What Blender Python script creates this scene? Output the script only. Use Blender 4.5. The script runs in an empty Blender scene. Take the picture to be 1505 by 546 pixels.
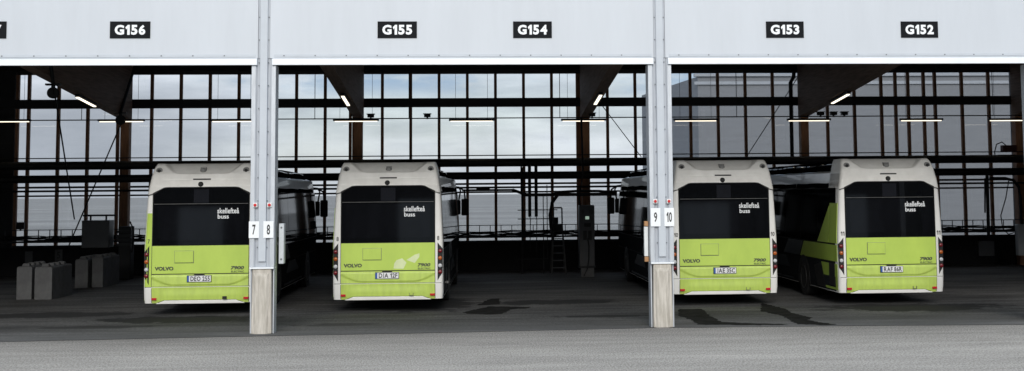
import bpy, math, random
from mathutils import Matrix, Vector
random.seed(7)
R = math.radians
scene = bpy.context.scene
COL = scene.collection

# ------------------------------------------------------------------ mesh builder
class MB:
    def __init__(s): s.v = []; s.f = []
    def add(s, vs, fs):
        b = len(s.v); s.v += [tuple(v) for v in vs]; s.f += [tuple(i + b for i in f) for f in fs]; return s
    def box(s, x0, x1, y0, y1, z0, z1):
        vs = [(x, y, z) for z in (z0, z1) for y in (y0, y1) for x in (x0, x1)]
        return s.add(vs, [(0, 2, 3, 1), (4, 5, 7, 6), (0, 1, 5, 4), (2, 6, 7, 3), (0, 4, 6, 2), (1, 3, 7, 5)])
    def prism(s, poly, a, b):
        """polygon of (x,z) or callables; a,b: front/back y (number or function of x,z)"""
        fa = a if callable(a) else (lambda x, z: a)
        fb = b if callable(b) else (lambda x, z: b)
        n = len(poly)
        vs = [(x, fa(x, z), z) for x, z in poly] + [(x, fb(x, z), z) for x, z in poly]
        area = sum(poly[i][0] * poly[(i + 1) % n][1] - poly[(i + 1) % n][0] * poly[i][1] for i in range(n))
        o = list(range(n)) if area > 0 else list(range(n))[::-1]
        fs = [tuple(o), tuple(i + n for i in o[::-1])]
        for k in range(n):
            i, j = o[k], o[(k + 1) % n]
            fs.append((j, i, i + n, j + n))
        return s.add(vs, fs)
    def extrude_x(s, poly, x0, x1):
        """polygon of (y,z) extruded along x"""
        n = len(poly)
        vs = [(x0, y, z) for y, z in poly] + [(x1, y, z) for y, z in poly]
        fs = [tuple(range(n))[::-1], tuple(range(n, 2 * n))]
        for k in range(n):
            j = (k + 1) % n; fs.append((k, j, j + n, k + n))
        return s.add(vs, fs)
    def tube(s, pts, r, n=10):
        pts = [Vector(p) for p in pts]; rings = []
        for i, p in enumerate(pts):
            d = (pts[min(i + 1, len(pts) - 1)] - pts[max(i - 1, 0)]).normalized()
            up = Vector((0, 0, 1)) if abs(d.z) < .95 else Vector((0, 1, 0))
            a = d.cross(up).normalized(); b = a.cross(d)
            rings.append([p + (a * math.cos(t) + b * math.sin(t)) * r for t in (2 * math.pi * k / n for k in range(n))])
        vs = [v for q in rings for v in q]; fs = []
        for i in range(len(rings) - 1):
            for k in range(n):
                j = (k + 1) % n
                fs.append((i * n + k, i * n + j, (i + 1) * n + j, (i + 1) * n + k))
        fs.append(tuple(range(n))[::-1]); fs.append(tuple(range((len(rings) - 1) * n, len(rings) * n)))
        return s.add(vs, fs)
    def lathe(s, c, axis, prof, n=20):
        """prof: (radius, offset along axis) ; axis 'x','y','z'"""
        vs = []; fs = []
        for r, o in prof:
            for k in range(n):
                t = 2 * math.pi * k / n; a, b = r * math.cos(t), r * math.sin(t)
                q = {'x': (o, a, b), 'y': (a, o, b), 'z': (a, b, o)}[axis]
                vs.append((c[0] + q[0], c[1] + q[1], c[2] + q[2]))
        for i in range(len(prof) - 1):
            for k in range(n):
                j = (k + 1) % n; fs.append((i * n + k, i * n + j, (i + 1) * n + j, (i + 1) * n + k))
        fs.append(tuple(range(n))); fs.append(tuple(range((len(prof) - 1) * n, len(prof) * n)))
        return s.add(vs, fs)
    def mesh(s, name, mat, smooth=False):
        me = bpy.data.meshes.new(name); me.from_pydata(s.v, [], s.f)
        import bmesh
        bm = bmesh.new(); bm.from_mesh(me); bmesh.ops.recalc_face_normals(bm, faces=bm.faces); bm.to_mesh(me); bm.free()
        if mat: me.materials.append(mat)
        if smooth:
            for p in me.polygons: p.use_smooth = True
        return me
    def build(s, name, mat, parent=None, smooth=False, bevel=0, key=None):
        return link(name, s.mesh(name, mat, smooth), parent, bevel, smooth)

def link(name, me, parent=None, bevel=0, smooth=False):
    o = bpy.data.objects.new(name, me); COL.objects.link(o)
    if parent: o.parent = parent
    if bevel:
        m = o.modifiers.new('bevel', 'BEVEL'); m.width = bevel; m.segments = 2; m.limit_method = 'ANGLE'; m.angle_limit = R(40)
    if smooth:
        m = o.modifiers.new('edges', 'EDGE_SPLIT'); m.split_angle = R(38)
    return o

def tag(o, label=None, cat=None, group=None, kind=None):
    if label: o['label'] = label
    if cat: o['category'] = cat
    if group: o['group'] = group
    if kind: o['kind'] = kind
    return o
def empty(name, loc, label, cat, group=None, rz=0):
    o = bpy.data.objects.new(name, None); COL.objects.link(o); o.location = loc; o.rotation_euler = (0, 0, rz)
    o.empty_display_size = .2
    return tag(o, label, cat, group)

NAT = {}
def text_mesh(body, w, h, depth, mat, bold=.0, shear=0, cache={}):
    k = (body, w, h, depth, mat.name, bold, shear)
    if k in cache: return cache[k]
    cu = bpy.data.curves.new('t', 'FONT'); cu.body = body; cu.size = 1; cu.offset = bold; cu.resolution_u = 3; cu.shear = shear
    o = bpy.data.objects.new('t', cu); COL.objects.link(o)
    dg = bpy.context.evaluated_depsgraph_get(); dg.update()
    me = bpy.data.meshes.new_from_object(o.evaluated_get(dg))
    bpy.data.objects.remove(o); bpy.data.curves.remove(cu)
    xs = [v.co.x for v in me.vertices]; ys = [v.co.y for v in me.vertices]
    cx, cy = (min(xs) + max(xs)) / 2, (min(ys) + max(ys)) / 2
    NAT[(body, bold)] = (max(xs) - min(xs)) / (max(ys) - min(ys))
    sx = w / (max(xs) - min(xs)); sy = h / (max(ys) - min(ys))
    mb = MB(); n = len(me.vertices)
    vs = [((v.co.x - cx) * sx, 0, (v.co.y - cy) * sy) for v in me.vertices]
    fs = [tuple(p.vertices) for p in me.polygons]
    mb.add([(x, -depth, z) for x, y, z in vs], fs)
    # rim so that the lettering has thickness
    cnt = {}
    for f in fs:
        for a, b in zip(f, f[1:] + f[:1]):
            cnt[(a, b)] = 1
    mb.add([(x, 0, z) for x, y, z in vs], [])
    for (a, b) in cnt:
        if (b, a) not in cnt: mb.f.append((b, a, a + n, b + n))
    m2 = bpy.data.meshes.new('lettering'); m2.from_pydata(mb.v, [], mb.f); m2.materials.append(mat)
    bpy.data.meshes.remove(me); cache[k] = m2
    return m2
def block_mesh(body, w, h, depth, mat, bold=.0, gap=.12, cache={}):
    """capitals and figures set one by one, all of one height"""
    k = (body, w, h, depth, mat.name, bold)
    if k in cache: return cache[k]
    mb = MB(); x = 0
    for ch in body:
        if ch == ' ': x += .38; continue
        if ch == '1':
            t = .17 + bold * 1.6
            poly = [(.30 - t + .12, 0), (.42, 0), (.42, 1), (.42 - t * .8, 1), (.0, .76), (.07, .76 - t * .95), (.42 - t, .82 - t * .6), (.42 - t, 0)]
            poly[0] = (.42 - t, 0); poly = poly[:-1]; wd = .42
            q = MB().prism([(a, b) for a, b in poly], -depth, 0)
            mb.add([(v[0] + x, v[1], v[2]) for v in q.v], q.f)
        else:
            me = text_mesh(ch, 1, 1, depth, mat, bold); nat = NAT[(ch, bold)]; wd = nat
            mb.add([((v.co.x + .5) * wd + x, v.co.y, v.co.z + .5) for v in me.vertices], [tuple(p.vertices) for p in me.polygons])
        x += wd + gap
    x -= gap
    me = bpy.data.meshes.new('lettering'); me.from_pydata([((a / x - .5) * w, b, (c_ - .5) * h) for a, b, c_ in mb.v], [], mb.f); me.materials.append(mat)
    cache[k] = me; return me
def block(body, loc, w, h, mat, parent, name='lettering', depth=.003, bold=0):
    o = link(name, block_mesh(body, w, h, depth, mat, bold), parent); o.location = loc; return o
def text(body, loc, w, h, mat, parent, name='lettering', depth=.003, bold=0, rotz=0, tilt=0, shear=0):
    o = link(name, text_mesh(body, w, h, depth, mat, bold, shear), parent)
    o.location = loc; o.rotation_euler = (tilt, 0, rotz); return o

# ------------------------------------------------------------------ materials
def nodes(name):
    m = bpy.data.materials.new(name); m.use_nodes = True
    nt = m.node_tree; return m, nt, nt.nodes, nt.links, nt.nodes['Principled BSDF']
def mat(name, col, rough=.6, var=.12, scale=4., bump=0., metal=0., spec=.5, coat=0., stretch=(1, 1, 1), dark=None, bscale=40., detail=6, world=False):
    m, nt, N, L, B = nodes(name)
    tc = N.new('ShaderNodeTexCoord'); mp = N.new('ShaderNodeMapping'); mp.inputs['Scale'].default_value = stretch
    if world:   # placed per bus, so no two wear the same dirt
        oi = N.new('ShaderNodeObjectInfo'); va = N.new('ShaderNodeVectorMath'); va.operation = 'ADD'
        L.new(tc.outputs['Object'], va.inputs[0]); L.new(oi.outputs['Location'], va.inputs[1]); L.new(va.outputs[0], mp.inputs['Vector'])
    else: L.new(tc.outputs['Object'], mp.inputs['Vector'])
    no = N.new('ShaderNodeTexNoise'); no.inputs['Scale'].default_value = scale; no.inputs['Detail'].default_value = detail
    no.inputs['Roughness'].default_value = .65
    L.new(mp.outputs[0], no.inputs['Vector'])
    rp = N.new('ShaderNodeValToRGB'); rp.color_ramp.elements[0].position = .3; rp.color_ramp.elements[1].position = .7
    lo = dark or tuple(c * (1 - var) for c in col); hi = col if dark else tuple(min(1, c * (1 + var)) for c in col)
    rp.color_ramp.elements[0].color = (*lo, 1); rp.color_ramp.elements[1].color = (*hi, 1)
    L.new(no.outputs['Fac'], rp.inputs['Fac']); L.new(rp.outputs['Color'], B.inputs['Base Color'])
    B.inputs['Roughness'].default_value = rough; B.inputs['Metallic'].default_value = metal
    B.inputs['Specular IOR Level'].default_value = spec; B.inputs['Coat Weight'].default_value = coat
    if bump:
        n2 = N.new('ShaderNodeTexNoise'); n2.inputs['Scale'].default_value = bscale; n2.inputs['Detail'].default_value = 4
        L.new(mp.outputs[0], n2.inputs['Vector'])
        bp = N.new('ShaderNodeBump'); bp.inputs['Strength'].default_value = bump; bp.inputs['Distance'].default_value = .02
        L.new(n2.outputs['Fac'], bp.inputs['Height']); L.new(bp.outputs['Normal'], B.inputs['Normal'])
    return m
def emis(name, col, s):
    m, nt, N, L, B = nodes(name)
    B.inputs['Base Color'].default_value = (.8, .8, .8, 1); B.inputs['Emission Color'].default_value = (*col, 1); B.inputs['Emission Strength'].default_value = s
    return m

M = {}
M['fascia'] = mat('white_steel_cladding', (.55, .582, .625), .45, .04, .9, .02, stretch=(1.6, 1, .25), bscale=90)
M['cover'] = mat('white_cover_strip', (.50, .535, .58), .45, .05, 2., .02)
M['cladgrey'] = mat('grey_steel_cladding', (.42, .45, .495), .45, .10, 2.5, .03, stretch=(3, 3, .6))
M['rail'] = mat('galvanised_rail', (.50, .53, .57), .42, .12, 5, metal=.3, stretch=(3, 3, .5))
M['flash'] = mat('white_flashing', (.82, .85, .88), .4, .05, 2)
M['screw'] = mat('dull_screw', (.12, .13, .14), .5)
M['concrete_base'] = mat('weathered_concrete', (.62, .58, .52), .85, 0, 5., .25, stretch=(5, 5, .5), dark=(.36, .33, .28), bscale=30)
M['black'] = mat('matt_black', (.012, .012, .014), .6)
M['steel_dark'] = mat('dark_painted_steel', (.016, .016, .018), .5, .2)
M['pipe'] = mat('dark_pipe', (.014, .014, .015), .5, .3, 3)
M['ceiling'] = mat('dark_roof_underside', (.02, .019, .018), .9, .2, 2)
M['wood'] = mat('dark_glulam', (.25, .17, .13), .75, .35, 3., .1, stretch=(6, .35, 6), spec=.2)
M['mull'] = mat('brown_wood_post', (.33, .175, .105), .7, .3, 5., .1, stretch=(6, 6, .6), spec=.3)
M['wall_dark'] = mat('dark_plinth_wall', (.014, .014, .016), .9, .25, 3, .1)
M['panel_dark'] = mat('dark_wall_panel', (.02, .021, .025), .7, .2, 2)
M['block'] = mat('grey_cast_concrete', (.135, .136, .138), .9, .25, 3, .25, bscale=25)
M['cab'] = mat('grey_cabinet_paint', (.10, .105, .11), .5, .1, 3)
M['cab_lt'] = mat('light_grey_enamel', (.55, .58, .60), .4, .08, 3)
M['charger'] = mat('charger_grey_paint', (.07, .073, .08), .5, .1, 3)
M['board'] = mat('white_board', (.72, .74, .74), .5, .06, 3)
M['pine'] = mat('raw_pine', (.45, .24, .11), .7, .2, 6)
M['sign_black'] = mat('sign_black', (.006, .007, .009), .6, spec=.12)
M['sign_white'] = mat('sign_white', (.82, .84, .86), .5, .03)
M['paint_dark'] = mat('dark_lettering', (.03, .03, .03), .5)
M['red'] = mat('red_plastic', (.55, .02, .02), .3)
M['tube'] = emis('lit_tube', (1, .89, .70), 1.35)
M['screen'] = emis('lit_screen', (.45, .62, .5), .35)
M['ladder'] = mat('dull_aluminium', (.07, .07, .07), .6)
M['rust'] = mat('rust_red_box', (.12, .045, .04), .7)
# bus
M['bus_white'] = mat('bus_white_paint', (.80, .79, .76), .35, .05, 2.2, coat=.3, world=True)
M['bus_cap'] = mat('dusty_bus_cap', (.82, .805, .77), .5, 0, 2.5, dark=(.68, .665, .63), coat=.1, world=True)
M['bus_lime'] = mat('bus_lime_paint', (.495, .66, .105), .4, 0, 2.5, dark=(.43, .59, .09), coat=.2, stretch=(1, 1, .5), world=True)
M['lime_grimy'] = mat('grimy_lime_paint', (.52, .675, .125), .5, 0, 3.0, dark=(.42, .55, .11), coat=.1, stretch=(3, 1, .8), world=True)
M['bus_glass'] = mat('bus_black_glass', (.0035, .004, .005), .03, .1, 2, spec=.40)
M['side_glass'] = mat('bus_side_glass', (.004, .0045, .005), .05, .1, 2, .04, bscale=1.3, spec=.02)
M['bus_fairing'] = mat('bus_black_fairing', (.006, .006, .007), .5, .1, 2, spec=.0)
M['bus_seal'] = mat('black_rubber', (.01, .01, .01), .7)
M['gloss_trim'] = mat('gloss_black_trim', (.008, .008, .009), .03, .1, 2, spec=.2)
M['display'] = mat('display_glass', (.013, .014, .018), .12, .1, spec=.2)
M['pane_glass'] = mat('smoky_pane_glass', (.0045, .005, .0065), .04, .5, 2.2, spec=.48, stretch=(1, 1, .4))
M['tyre'] = mat('tyre_rubber', (.015, .015, .015), .85)
M['rim'] = mat('grey_rim', (.07, .07, .07), .5, metal=.4)
M['lens_red'] = mat('red_lens', (.16, .010, .015), .15, spec=.6)
M['lens_amber'] = mat('amber_lens', (.42, .10, .015), .15, spec=.6)
M['lens_white'] = mat('clear_lens', (.55, .56, .58), .15, spec=.6)
M['reflector'] = mat('red_reflector', (.50, .012, .02), .25)
M['grey_trim'] = mat('grey_trim', (.16, .16, .155), .5)
M['chrome'] = mat('badge_metal', (.06, .07, .045), .5)
M['eu_blue'] = mat('plate_blue', (.02, .09, .35), .4)
M['plate'] = mat('plate_white', (.74, .75, .76), .4, .03)
M['sticker'] = mat('torn_white_sticker', (.66, .74, .42), .5, .08)
M['side_grey'] = mat('grey_side_paint', (.030, .032, .035), .8, .15, 2, spec=.0)  # white lower bus side with its shade put into the colour
M['side_dark'] = mat('charcoal_graphic', (.03, .035, .04), .35)
M['bldg'] = mat('grey_metal_siding', (.225, .233, .248), .6, .08, .5, stretch=(1, 1, 9))
M['bldg_lt'] = mat('pale_parapet_trim', (.38, .40, .43), .5, .05)
M['depot_far'] = mat('dull_brick', (.045, .04, .037), .8, .2, 1)

def glass_mat():
    m, nt, N, L, B = nodes('window_glass'); N.remove(B)
    out = N['Material Output']
    tr = N.new('ShaderNodeBsdfTransparent'); tr.inputs['Color'].default_value = (.80, .815, .835, 1)
    gl = N.new('ShaderNodeBsdfGlossy'); gl.inputs['Roughness'].default_value = .02; gl.inputs['Color'].default_value = (.9, .9, .9, 1)
    fr = N.new('ShaderNodeFresnel'); fr.inputs['IOR'].default_value = 1.5
    mx = N.new('ShaderNodeMixShader'); L.new(fr.outputs[0], mx.inputs[0]); L.new(tr.outputs[0], mx.inputs[1]); L.new(gl.outputs[0], mx.inputs[2])
    L.new(mx.outputs[0], out.inputs['Surface']); return m
M['glass'] = glass_mat()

def ground_mat(name, c0, c1, speck, patches=(), rough=.9, speck_scale=16, streak=(.8, 1.12), dust_falloff=False, damp=False, big=.55):
    m, nt, N, L, B = nodes(name)
    tc = N.new('ShaderNodeTexCoord')
    def noise(scale, detail=5, stretch=(1, 1, 1), rgh=.6):
        mp = N.new('ShaderNodeMapping'); mp.inputs['Scale'].default_value = stretch; L.new(tc.outputs['Object'], mp.inputs['Vector'])
        n = N.new('ShaderNodeTexNoise'); n.inputs['Scale'].default_value = scale; n.inputs['Detail'].default_value = detail; n.inputs['Roughness'].default_value = rgh
        L.new(mp.outputs[0], n.inputs['Vector']); return n
    def ramp(src, a, b, ca, cb):
        r = N.new('ShaderNodeValToRGB'); r.color_ramp.elements[0].position = a; r.color_ramp.elements[1].position = b
        r.color_ramp.elements[0].color = (*ca, 1); r.color_ramp.elements[1].color = (*cb, 1); L.new(src, r.inputs['Fac']); return r
    def mix(kind, fac, a, b):
        x = N.new('ShaderNodeMix'); x.data_type = 'RGBA'; x.blend_type = kind
        if isinstance(fac, float): x.inputs['Factor'].default_value = fac
        else: L.new(fac, x.inputs['Factor'])
        L.new(a, x.inputs['A'])
        if isinstance(b, tuple): x.inputs['B'].default_value = (*b, 1)
        else: L.new(b, x.inputs['B'])
        return x.outputs['Result']
    big = ramp(noise(big, 7, (.45, 1, 1)).outputs['Fac'], .35, .68, c0, c1)
    col = big.outputs['Color']
    sp = ramp(noise(speck_scale, 4, (1, .4, 1), rgh=.85).outputs['Fac'], .40, .60, (1 - speck,) * 3, (1 + speck,) * 3)
    col = mix('MULTIPLY', 1., col, sp.outputs['Color'])
    st = ramp(noise(1.6, 5, (.16, 1.5, 1)).outputs['Fac'], .36, .64, (streak[0],) * 3, (streak[1],) * 3)
    col = mix('MULTIPLY', 1., col, st.outputs['Color'])
    rsock = None
    wob = noise(1.3, 6, (1, 1, 1), .7)
    for (px, py, rx, ry, dk) in patches:
        mp = N.new('ShaderNodeMapping'); mp.inputs['Location'].default_value = (-px / rx, -py / ry, 0); mp.inputs['Scale'].default_value = (1 / rx, 1 / ry, 0)
        L.new(tc.outputs['Object'], mp.inputs['Vector'])
        ln = N.new('ShaderNodeVectorMath'); ln.operation = 'LENGTH'; L.new(mp.outputs[0], ln.inputs[0])
        ad = N.new('ShaderNodeMath'); ad.operation = 'MULTIPLY_ADD'; ad.inputs[1].default_value = 1.9; L.new(wob.outputs['Fac'], ad.inputs[0]); L.new(ln.outputs['Value'], ad.inputs[2])
        rp = ramp(ad.outputs[0], .0, 1., (1, 1, 1), (0, 0, 0))
        mr = N.new('ShaderNodeMapRange'); mr.inputs['From Min'].default_value = 1.72; mr.inputs['From Max'].default_value = 1.92; mr.inputs['To Min'].default_value = 1; mr.inputs['To Max'].default_value = 0
        L.new(ad.outputs[0], mr.inputs['Value']); N.remove(rp)
        col = mix('MIX', mr.outputs[0], col, tuple(c * dk for c in c0))
        if rsock is None: rsock = mr.outputs[0]
        else:
            mxx = N.new('ShaderNodeMath'); mxx.operation = 'MAXIMUM'; L.new(rsock, mxx.inputs[0]); L.new(mr.outputs[0], mxx.inputs[1]); rsock = mxx.outputs[0]
    if damp:
        sxy = N.new('ShaderNodeSeparateXYZ'); L.new(tc.outputs['Object'], sxy.inputs[0])
        nz = noise(.8, 6, (.4, 1, 1), .7)
        sb = N.new('ShaderNodeMath'); sb.operation = 'MULTIPLY_ADD'; sb.inputs[1].default_value = 2.6; L.new(nz.outputs['Fac'], sb.inputs[0]); L.new(sxy.outputs['Y'], sb.inputs[2])
        m2 = N.new('ShaderNodeMapRange'); m2.inputs['From Min'].default_value = -1.8; m2.inputs['From Max'].default_value = .9; m2.inputs['To Min'].default_value = 0; m2.inputs['To Max'].default_value = .8
        L.new(sb.outputs[0], m2.inputs['Value']); col = mix('MULTIPLY', m2.outputs[0], col, (.66, .66, .67))
    if dust_falloff:  # dust near the opening, strengthened to paint the light fading inwards
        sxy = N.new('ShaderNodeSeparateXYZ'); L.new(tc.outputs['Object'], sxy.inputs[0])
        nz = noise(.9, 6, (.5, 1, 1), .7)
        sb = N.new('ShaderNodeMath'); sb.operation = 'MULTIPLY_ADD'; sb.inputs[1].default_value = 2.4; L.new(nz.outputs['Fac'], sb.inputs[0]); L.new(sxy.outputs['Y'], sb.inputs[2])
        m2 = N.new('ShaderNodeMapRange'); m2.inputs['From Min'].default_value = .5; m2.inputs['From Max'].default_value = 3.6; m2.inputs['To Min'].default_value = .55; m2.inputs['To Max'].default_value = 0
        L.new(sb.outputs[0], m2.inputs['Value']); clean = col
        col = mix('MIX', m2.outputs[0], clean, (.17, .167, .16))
    L.new(col, B.inputs['Base Color']); B.inputs['Roughness'].default_value = rough; B.inputs['Specular IOR Level'].default_value = .25
    if rsock is not None:
        mr = N.new('ShaderNodeMapRange'); mr.inputs['To Min'].default_value = rough; mr.inputs['To Max'].default_value = .95; L.new(rsock, mr.inputs['Value']); L.new(mr.outputs[0], B.inputs['Roughness'])
    bp = N.new('ShaderNodeBump'); bp.inputs['Strength'].default_value = .35; bp.inputs['Distance'].default_value = .01
    L.new(noise(45, 3).outputs['Fac'], bp.inputs['Height']); L.new(bp.outputs['Normal'], B.inputs['Normal'])
    return m
M['yard'] = ground_mat('worn_yard_asphalt', (.325, .306, .28), (.42, .396, .363), .42, speck_scale=34, streak=(.88, 1.07), damp=True)
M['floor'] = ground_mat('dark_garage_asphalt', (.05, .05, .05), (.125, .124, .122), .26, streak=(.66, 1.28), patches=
    [(-1.2, 6.5, 1.7, 2.4, .45), (-6.2, 3.4, 2.2, .9, .4), (-9.6, 5.0, 2.0, .8, .5), (-7.6, 1.9, 1.4, .35, .55), (10.4, 3.6, 2.4, 1.1, .4), (14.5, 3.0, 2.0, .6, .5), (3.0, 2.6, 1.0, .35, .5), (2.2, 6.6, 1.8, .8, .4), (-2.6, 1.6, 1.1, .3, .6)], dust_falloff=True)

M['wet'] = mat('wet_dark_asphalt', (.022, .022, .021), .95, .4, 3., .2, bscale=60, spec=.02)
M['joint'] = mat('dirty_joint', (.03, .029, .028), .9, .3, 4)
M['field'] = ground_mat('pale_gravel_field', (.29, .278, .26), (.48, .46, .43), .12, big=.035)

# ------------------------------------------------------------------ setting
D = 20.42
yard = MB().add([(-700, -400, 0), (700, -400, 0), (700, 26, 0), (-700, 26, 0)], [(0, 1, 2, 3)]).build('yard', M['yard']); tag(yard, kind='structure', label='light grey worn asphalt yard in front of the open garage')
fld = MB().add([(-2500, 26, 0), (2500, 26, 0), (2500, 3500, 0), (-2500, 3500, 0)], [(0, 1, 2, 3)]).build('gravel_field', M['field']); tag(fld, kind='structure', label='pale flat gravel ground beyond the rear windows')
seam = [(-24, -.8), (-12, -.78), (-8.8, -.69), (-4.2, -.44), (0, -.33), (2, -.2), (3.73, -.09), (7, -.26), (11.1, -.6), (15, -.7), (24, -.8)]
fe = []
for (a, b), (c, d) in zip(seam, seam[1:]):
    n = int((c - a) / .12)
    for k in range(n):
        t = k / n; fe.append((a + (c - a) * t, b + (d - b) * t + random.uniform(-.018, .018)))
fe.append(seam[-1])
MBf = MB()
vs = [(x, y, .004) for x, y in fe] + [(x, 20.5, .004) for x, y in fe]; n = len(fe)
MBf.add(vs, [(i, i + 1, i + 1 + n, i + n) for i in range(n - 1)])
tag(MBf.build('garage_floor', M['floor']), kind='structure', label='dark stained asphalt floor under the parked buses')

def wet(poly, lab):
    pts = []
    n = len(poly)
    for i in range(n):
        a, b = poly[i], poly[(i + 1) % n]; k = max(2, int(math.hypot(b[0] - a[0], b[1] - a[1]) / .09))
        for q in range(k):
            t = q / k; am = .035 if 0 < q else .01
            pts.append((a[0] + (b[0] - a[0]) * t + random.uniform(-am, am), a[1] + (b[1] - a[1]) * t + random.uniform(-am, am) * 1.5, .008))
    o = MB().add(pts, [tuple(range(len(pts)))]).build('wet_patch', M['wet']); tag(o, lab, kind='structure')
wet([(4.95, 4.07), (5.48, 3.98), (5.35, 2.11), (5.35, .88), (5.97, .44), (6.62, .19), (6.44, .04), (5.78, .12), (4.77, .42), (4.81, 1.27), (4.69, 2.39)], 'dark wet patch on the asphalt below bus 10')
wet([(7.2, 5.41), (7.37, 3.65), (7.28, 2.61), (7.44, 1.44), (7.2, 1.02), (7.37, .33), (7.56, -.05), (7.3, -.12), (6.78, .14), (6.91, 2.01), (6.69, 3.23)], 'dark wet streak on the asphalt between buses 10 and 11')
wet([(-.06, 4.05), (.28, 4.89), (.58, 5.6), (1.54, 5.24), (1.47, 4.87), (1.08, 4.66), (.85, 3.54), (.55, 3.42), (.06, 3.68)], 'dark wet patch in the empty space right of bus 8')
wet([(.27, 5.95), (.61, 7.89), (.85, 7.96), (.86, 6.15), (.55, 6.0)], 'narrow dark wet patch farther back in the empty space')
jt = MB(); vs = [(x, y - .02, .006) for x, y in fe[::3]] + [(x, y + .012 + .012 * random.random(), .006) for x, y in fe[::3]]; n = len(vs) // 2
jt.add(vs, [(i, i + 1, i + 1 + n, i + n) for i in range(n - 1)]); tag(jt.build('asphalt_joint', M['joint']), kind='structure', label='thin dark crack where the two asphalt surfaces meet')

# ------------------------------------------------------------------ depot building
H = 5.33; TOP = 8.3
bld = empty('bus_depot', (0, 0, 0), 'long open-fronted bus garage with pale steel fascia, pillars and glazed rear wall', 'building')
XS = [-20, -12, -4, 4, 12, 20]
# fascia panels between pillar strips
for a, b in zip(XS, XS[1:]):
    f = MB().box(a + .12, b - .12, -.02, .22, H + .14, TOP).build('fascia_panel', M['fascia'], bld)
    fl = MB()
    fl.extrude_x([(-.075, H - .0), (-.075, H + .115), (-.03, H + .135), (.2, H + .135), (.2, H + .02), (-.05, H)], a + .17, b - .13)
    fl.build('flashing', M['flash'], f, bevel=.004)
    g = MB()
    g.box(a + .2, b - .16, -.034, -.022, H + .165, H + .215)
    g.build('drip_strip', M['cover'], f)
    sc = MB()
    k = a + .4
    while k < b - .3:
        sc.box(k - .012, k + .012, -.041, -.032, H + .18, H + .2); k += .62
    sc.build('screw_row', M['screw'], f)
    # inner face of the door header
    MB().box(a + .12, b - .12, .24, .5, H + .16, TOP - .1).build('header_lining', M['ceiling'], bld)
# roof, side walls
MB().box(-20.3, 20.3, .0, 20.9, TOP - .4, TOP - .1).build('roof', M['ceiling'], bld)
for s in (-1, 1):
    MB().box(20.0 * s if s > 0 else -20.25, 20.25 if s > 0 else -20.0, .3, 20.9, 0, TOP - .42).build('side_wall', M['panel_dark'], bld)
# transverse ceiling joists (dark)
for k in range(6):
    MB().box(-20, 20, 2.2 + k * 3, 2.4 + k * 3, 7.35, TOP - .41).build('ceiling_joist', M['ceiling'], bld)
def pillar(x):
    p = MB()
    # ribbed steel cladding profile, front at y=0, extruded upward
    xs = [-.145, -.105, -.095, -.045, -.035, .115, .125, .175, .185, .23]
    prof = [(-.145, 0), (-.105, 0), (-.098, .022), (-.05, .022), (-.043, 0), (.112, 0), (.119, .022), (.167, .022), (.174, 0), (.23, 0), (.23, .36), (-.145, .36)]
    z0, z1 = 1.31, H + .14
    prof = [(q - .035 , y) for q, y in prof]
    n = len(prof)
    p.add([(x + a, b, z0) for a, b in prof] + [(x + a, b, z1) for a, b in prof], [tuple(range(n)), tuple(range(n, 2 * n))] + [(k, (k + 1) % n, (k + 1) % n + n, k + n) for k in range(n)])
    P = p.build('pillar', M['cladgrey'], bld)
    up = MB().box(x - .115, x + .115, .0, .3, H + .14, TOP).build('pillar_top', M['cladgrey'], P)
    MB().box(x - .07, x + .075, -.045, -.0, 1.42, TOP + .02).build('cover_strip', M['cover'], P, bevel=.006)
    for s in (-1, 1):
        a = x + s * .195
        r = MB(); 
        r.box(a - .04 if s > 0 else a - .045, a + .045 if s > 0 else a + .04, -.018, .38, 1.31, H + .0)
        r.build('guide_rail', M['rail'], P, bevel=.005)
        q = MB(); xx = x + s * .222
        q.box(xx - .012, xx + .012, .06, .40, .0, 1.3)
        q.build('side_plate', M['rail'], P)
    sc = MB()
    z = 1.7
    while z < TOP:
        for s in (-1, 1):
            sc.lathe((x + s * .094, -.004, z), 'y', [(.011, 0), (.011, -.012), (.005, -.016)], 8)
        z += .46
    sc.build('screw_row', M['screw'], P)
    cb = MB()
    cb.add([(x - .20, -.03, 0), (x + .20, -.03, 0), (x + .20, .34, 0), (x - .20, .34, 0), (x - .185, -.02, 1.27), (x + .185, -.02, 1.27), (x + .185, .34, 1.27), (x - .185, .34, 1.27)],
           [(0, 1, 2, 3), (4, 5, 6, 7), (0, 1, 5, 4), (1, 2, 6, 5), (2, 3, 7, 6), (3, 0, 4, 7)])
    cb.build('concrete_base', M['concrete_base'], P, bevel=.02)
    face = MB()
    face.add([(x - .125, -.052, .0), (x + .105, -.052, .0), (x + .105, -.048, 1.13), (x - .125, -.048, 1.13), (x - .15, -.028, 0), (x + .13, -.028, 0), (x + .145, -.018, 1.2), (x - .165, -.018, 1.2)],
             [(0, 1, 2, 3), (0, 4, 5, 1), (1, 5, 6, 2), (2, 6, 7, 3), (3, 7, 4, 0), (4, 5, 6, 7)])
    face.build('base_facing', M['concrete_base'], P)
    MB().box(x - .235, x + .235, -.05, .37, 1.275, 1.308).build('cap_ledge', M['flash'], P, bevel=.004)
    return P
for x in XS: pillar(x)

# beams and columns
def beam_z(y): return 6.23 - .0812 * (y - 9.31)
BX = [-19.75, -11.75, -3.79, 4.16, 12.0, 19.85]
for x in BX:
    b = MB(); w = .175
    b.extrude_x([(.5, beam_z(.5)), (20.0, beam_z(20.0)), (20.0, 7.8), (.5, 7.8)], x - w, x + w)
    b.build('roof_beam', M['wood'], bld, bevel=.006)
    MB().box(x - .14, x + .14, 19.75, 20.1, 0, beam_z(20) - .003).build('column', M['mull'], bld, bevel=.006)
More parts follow.
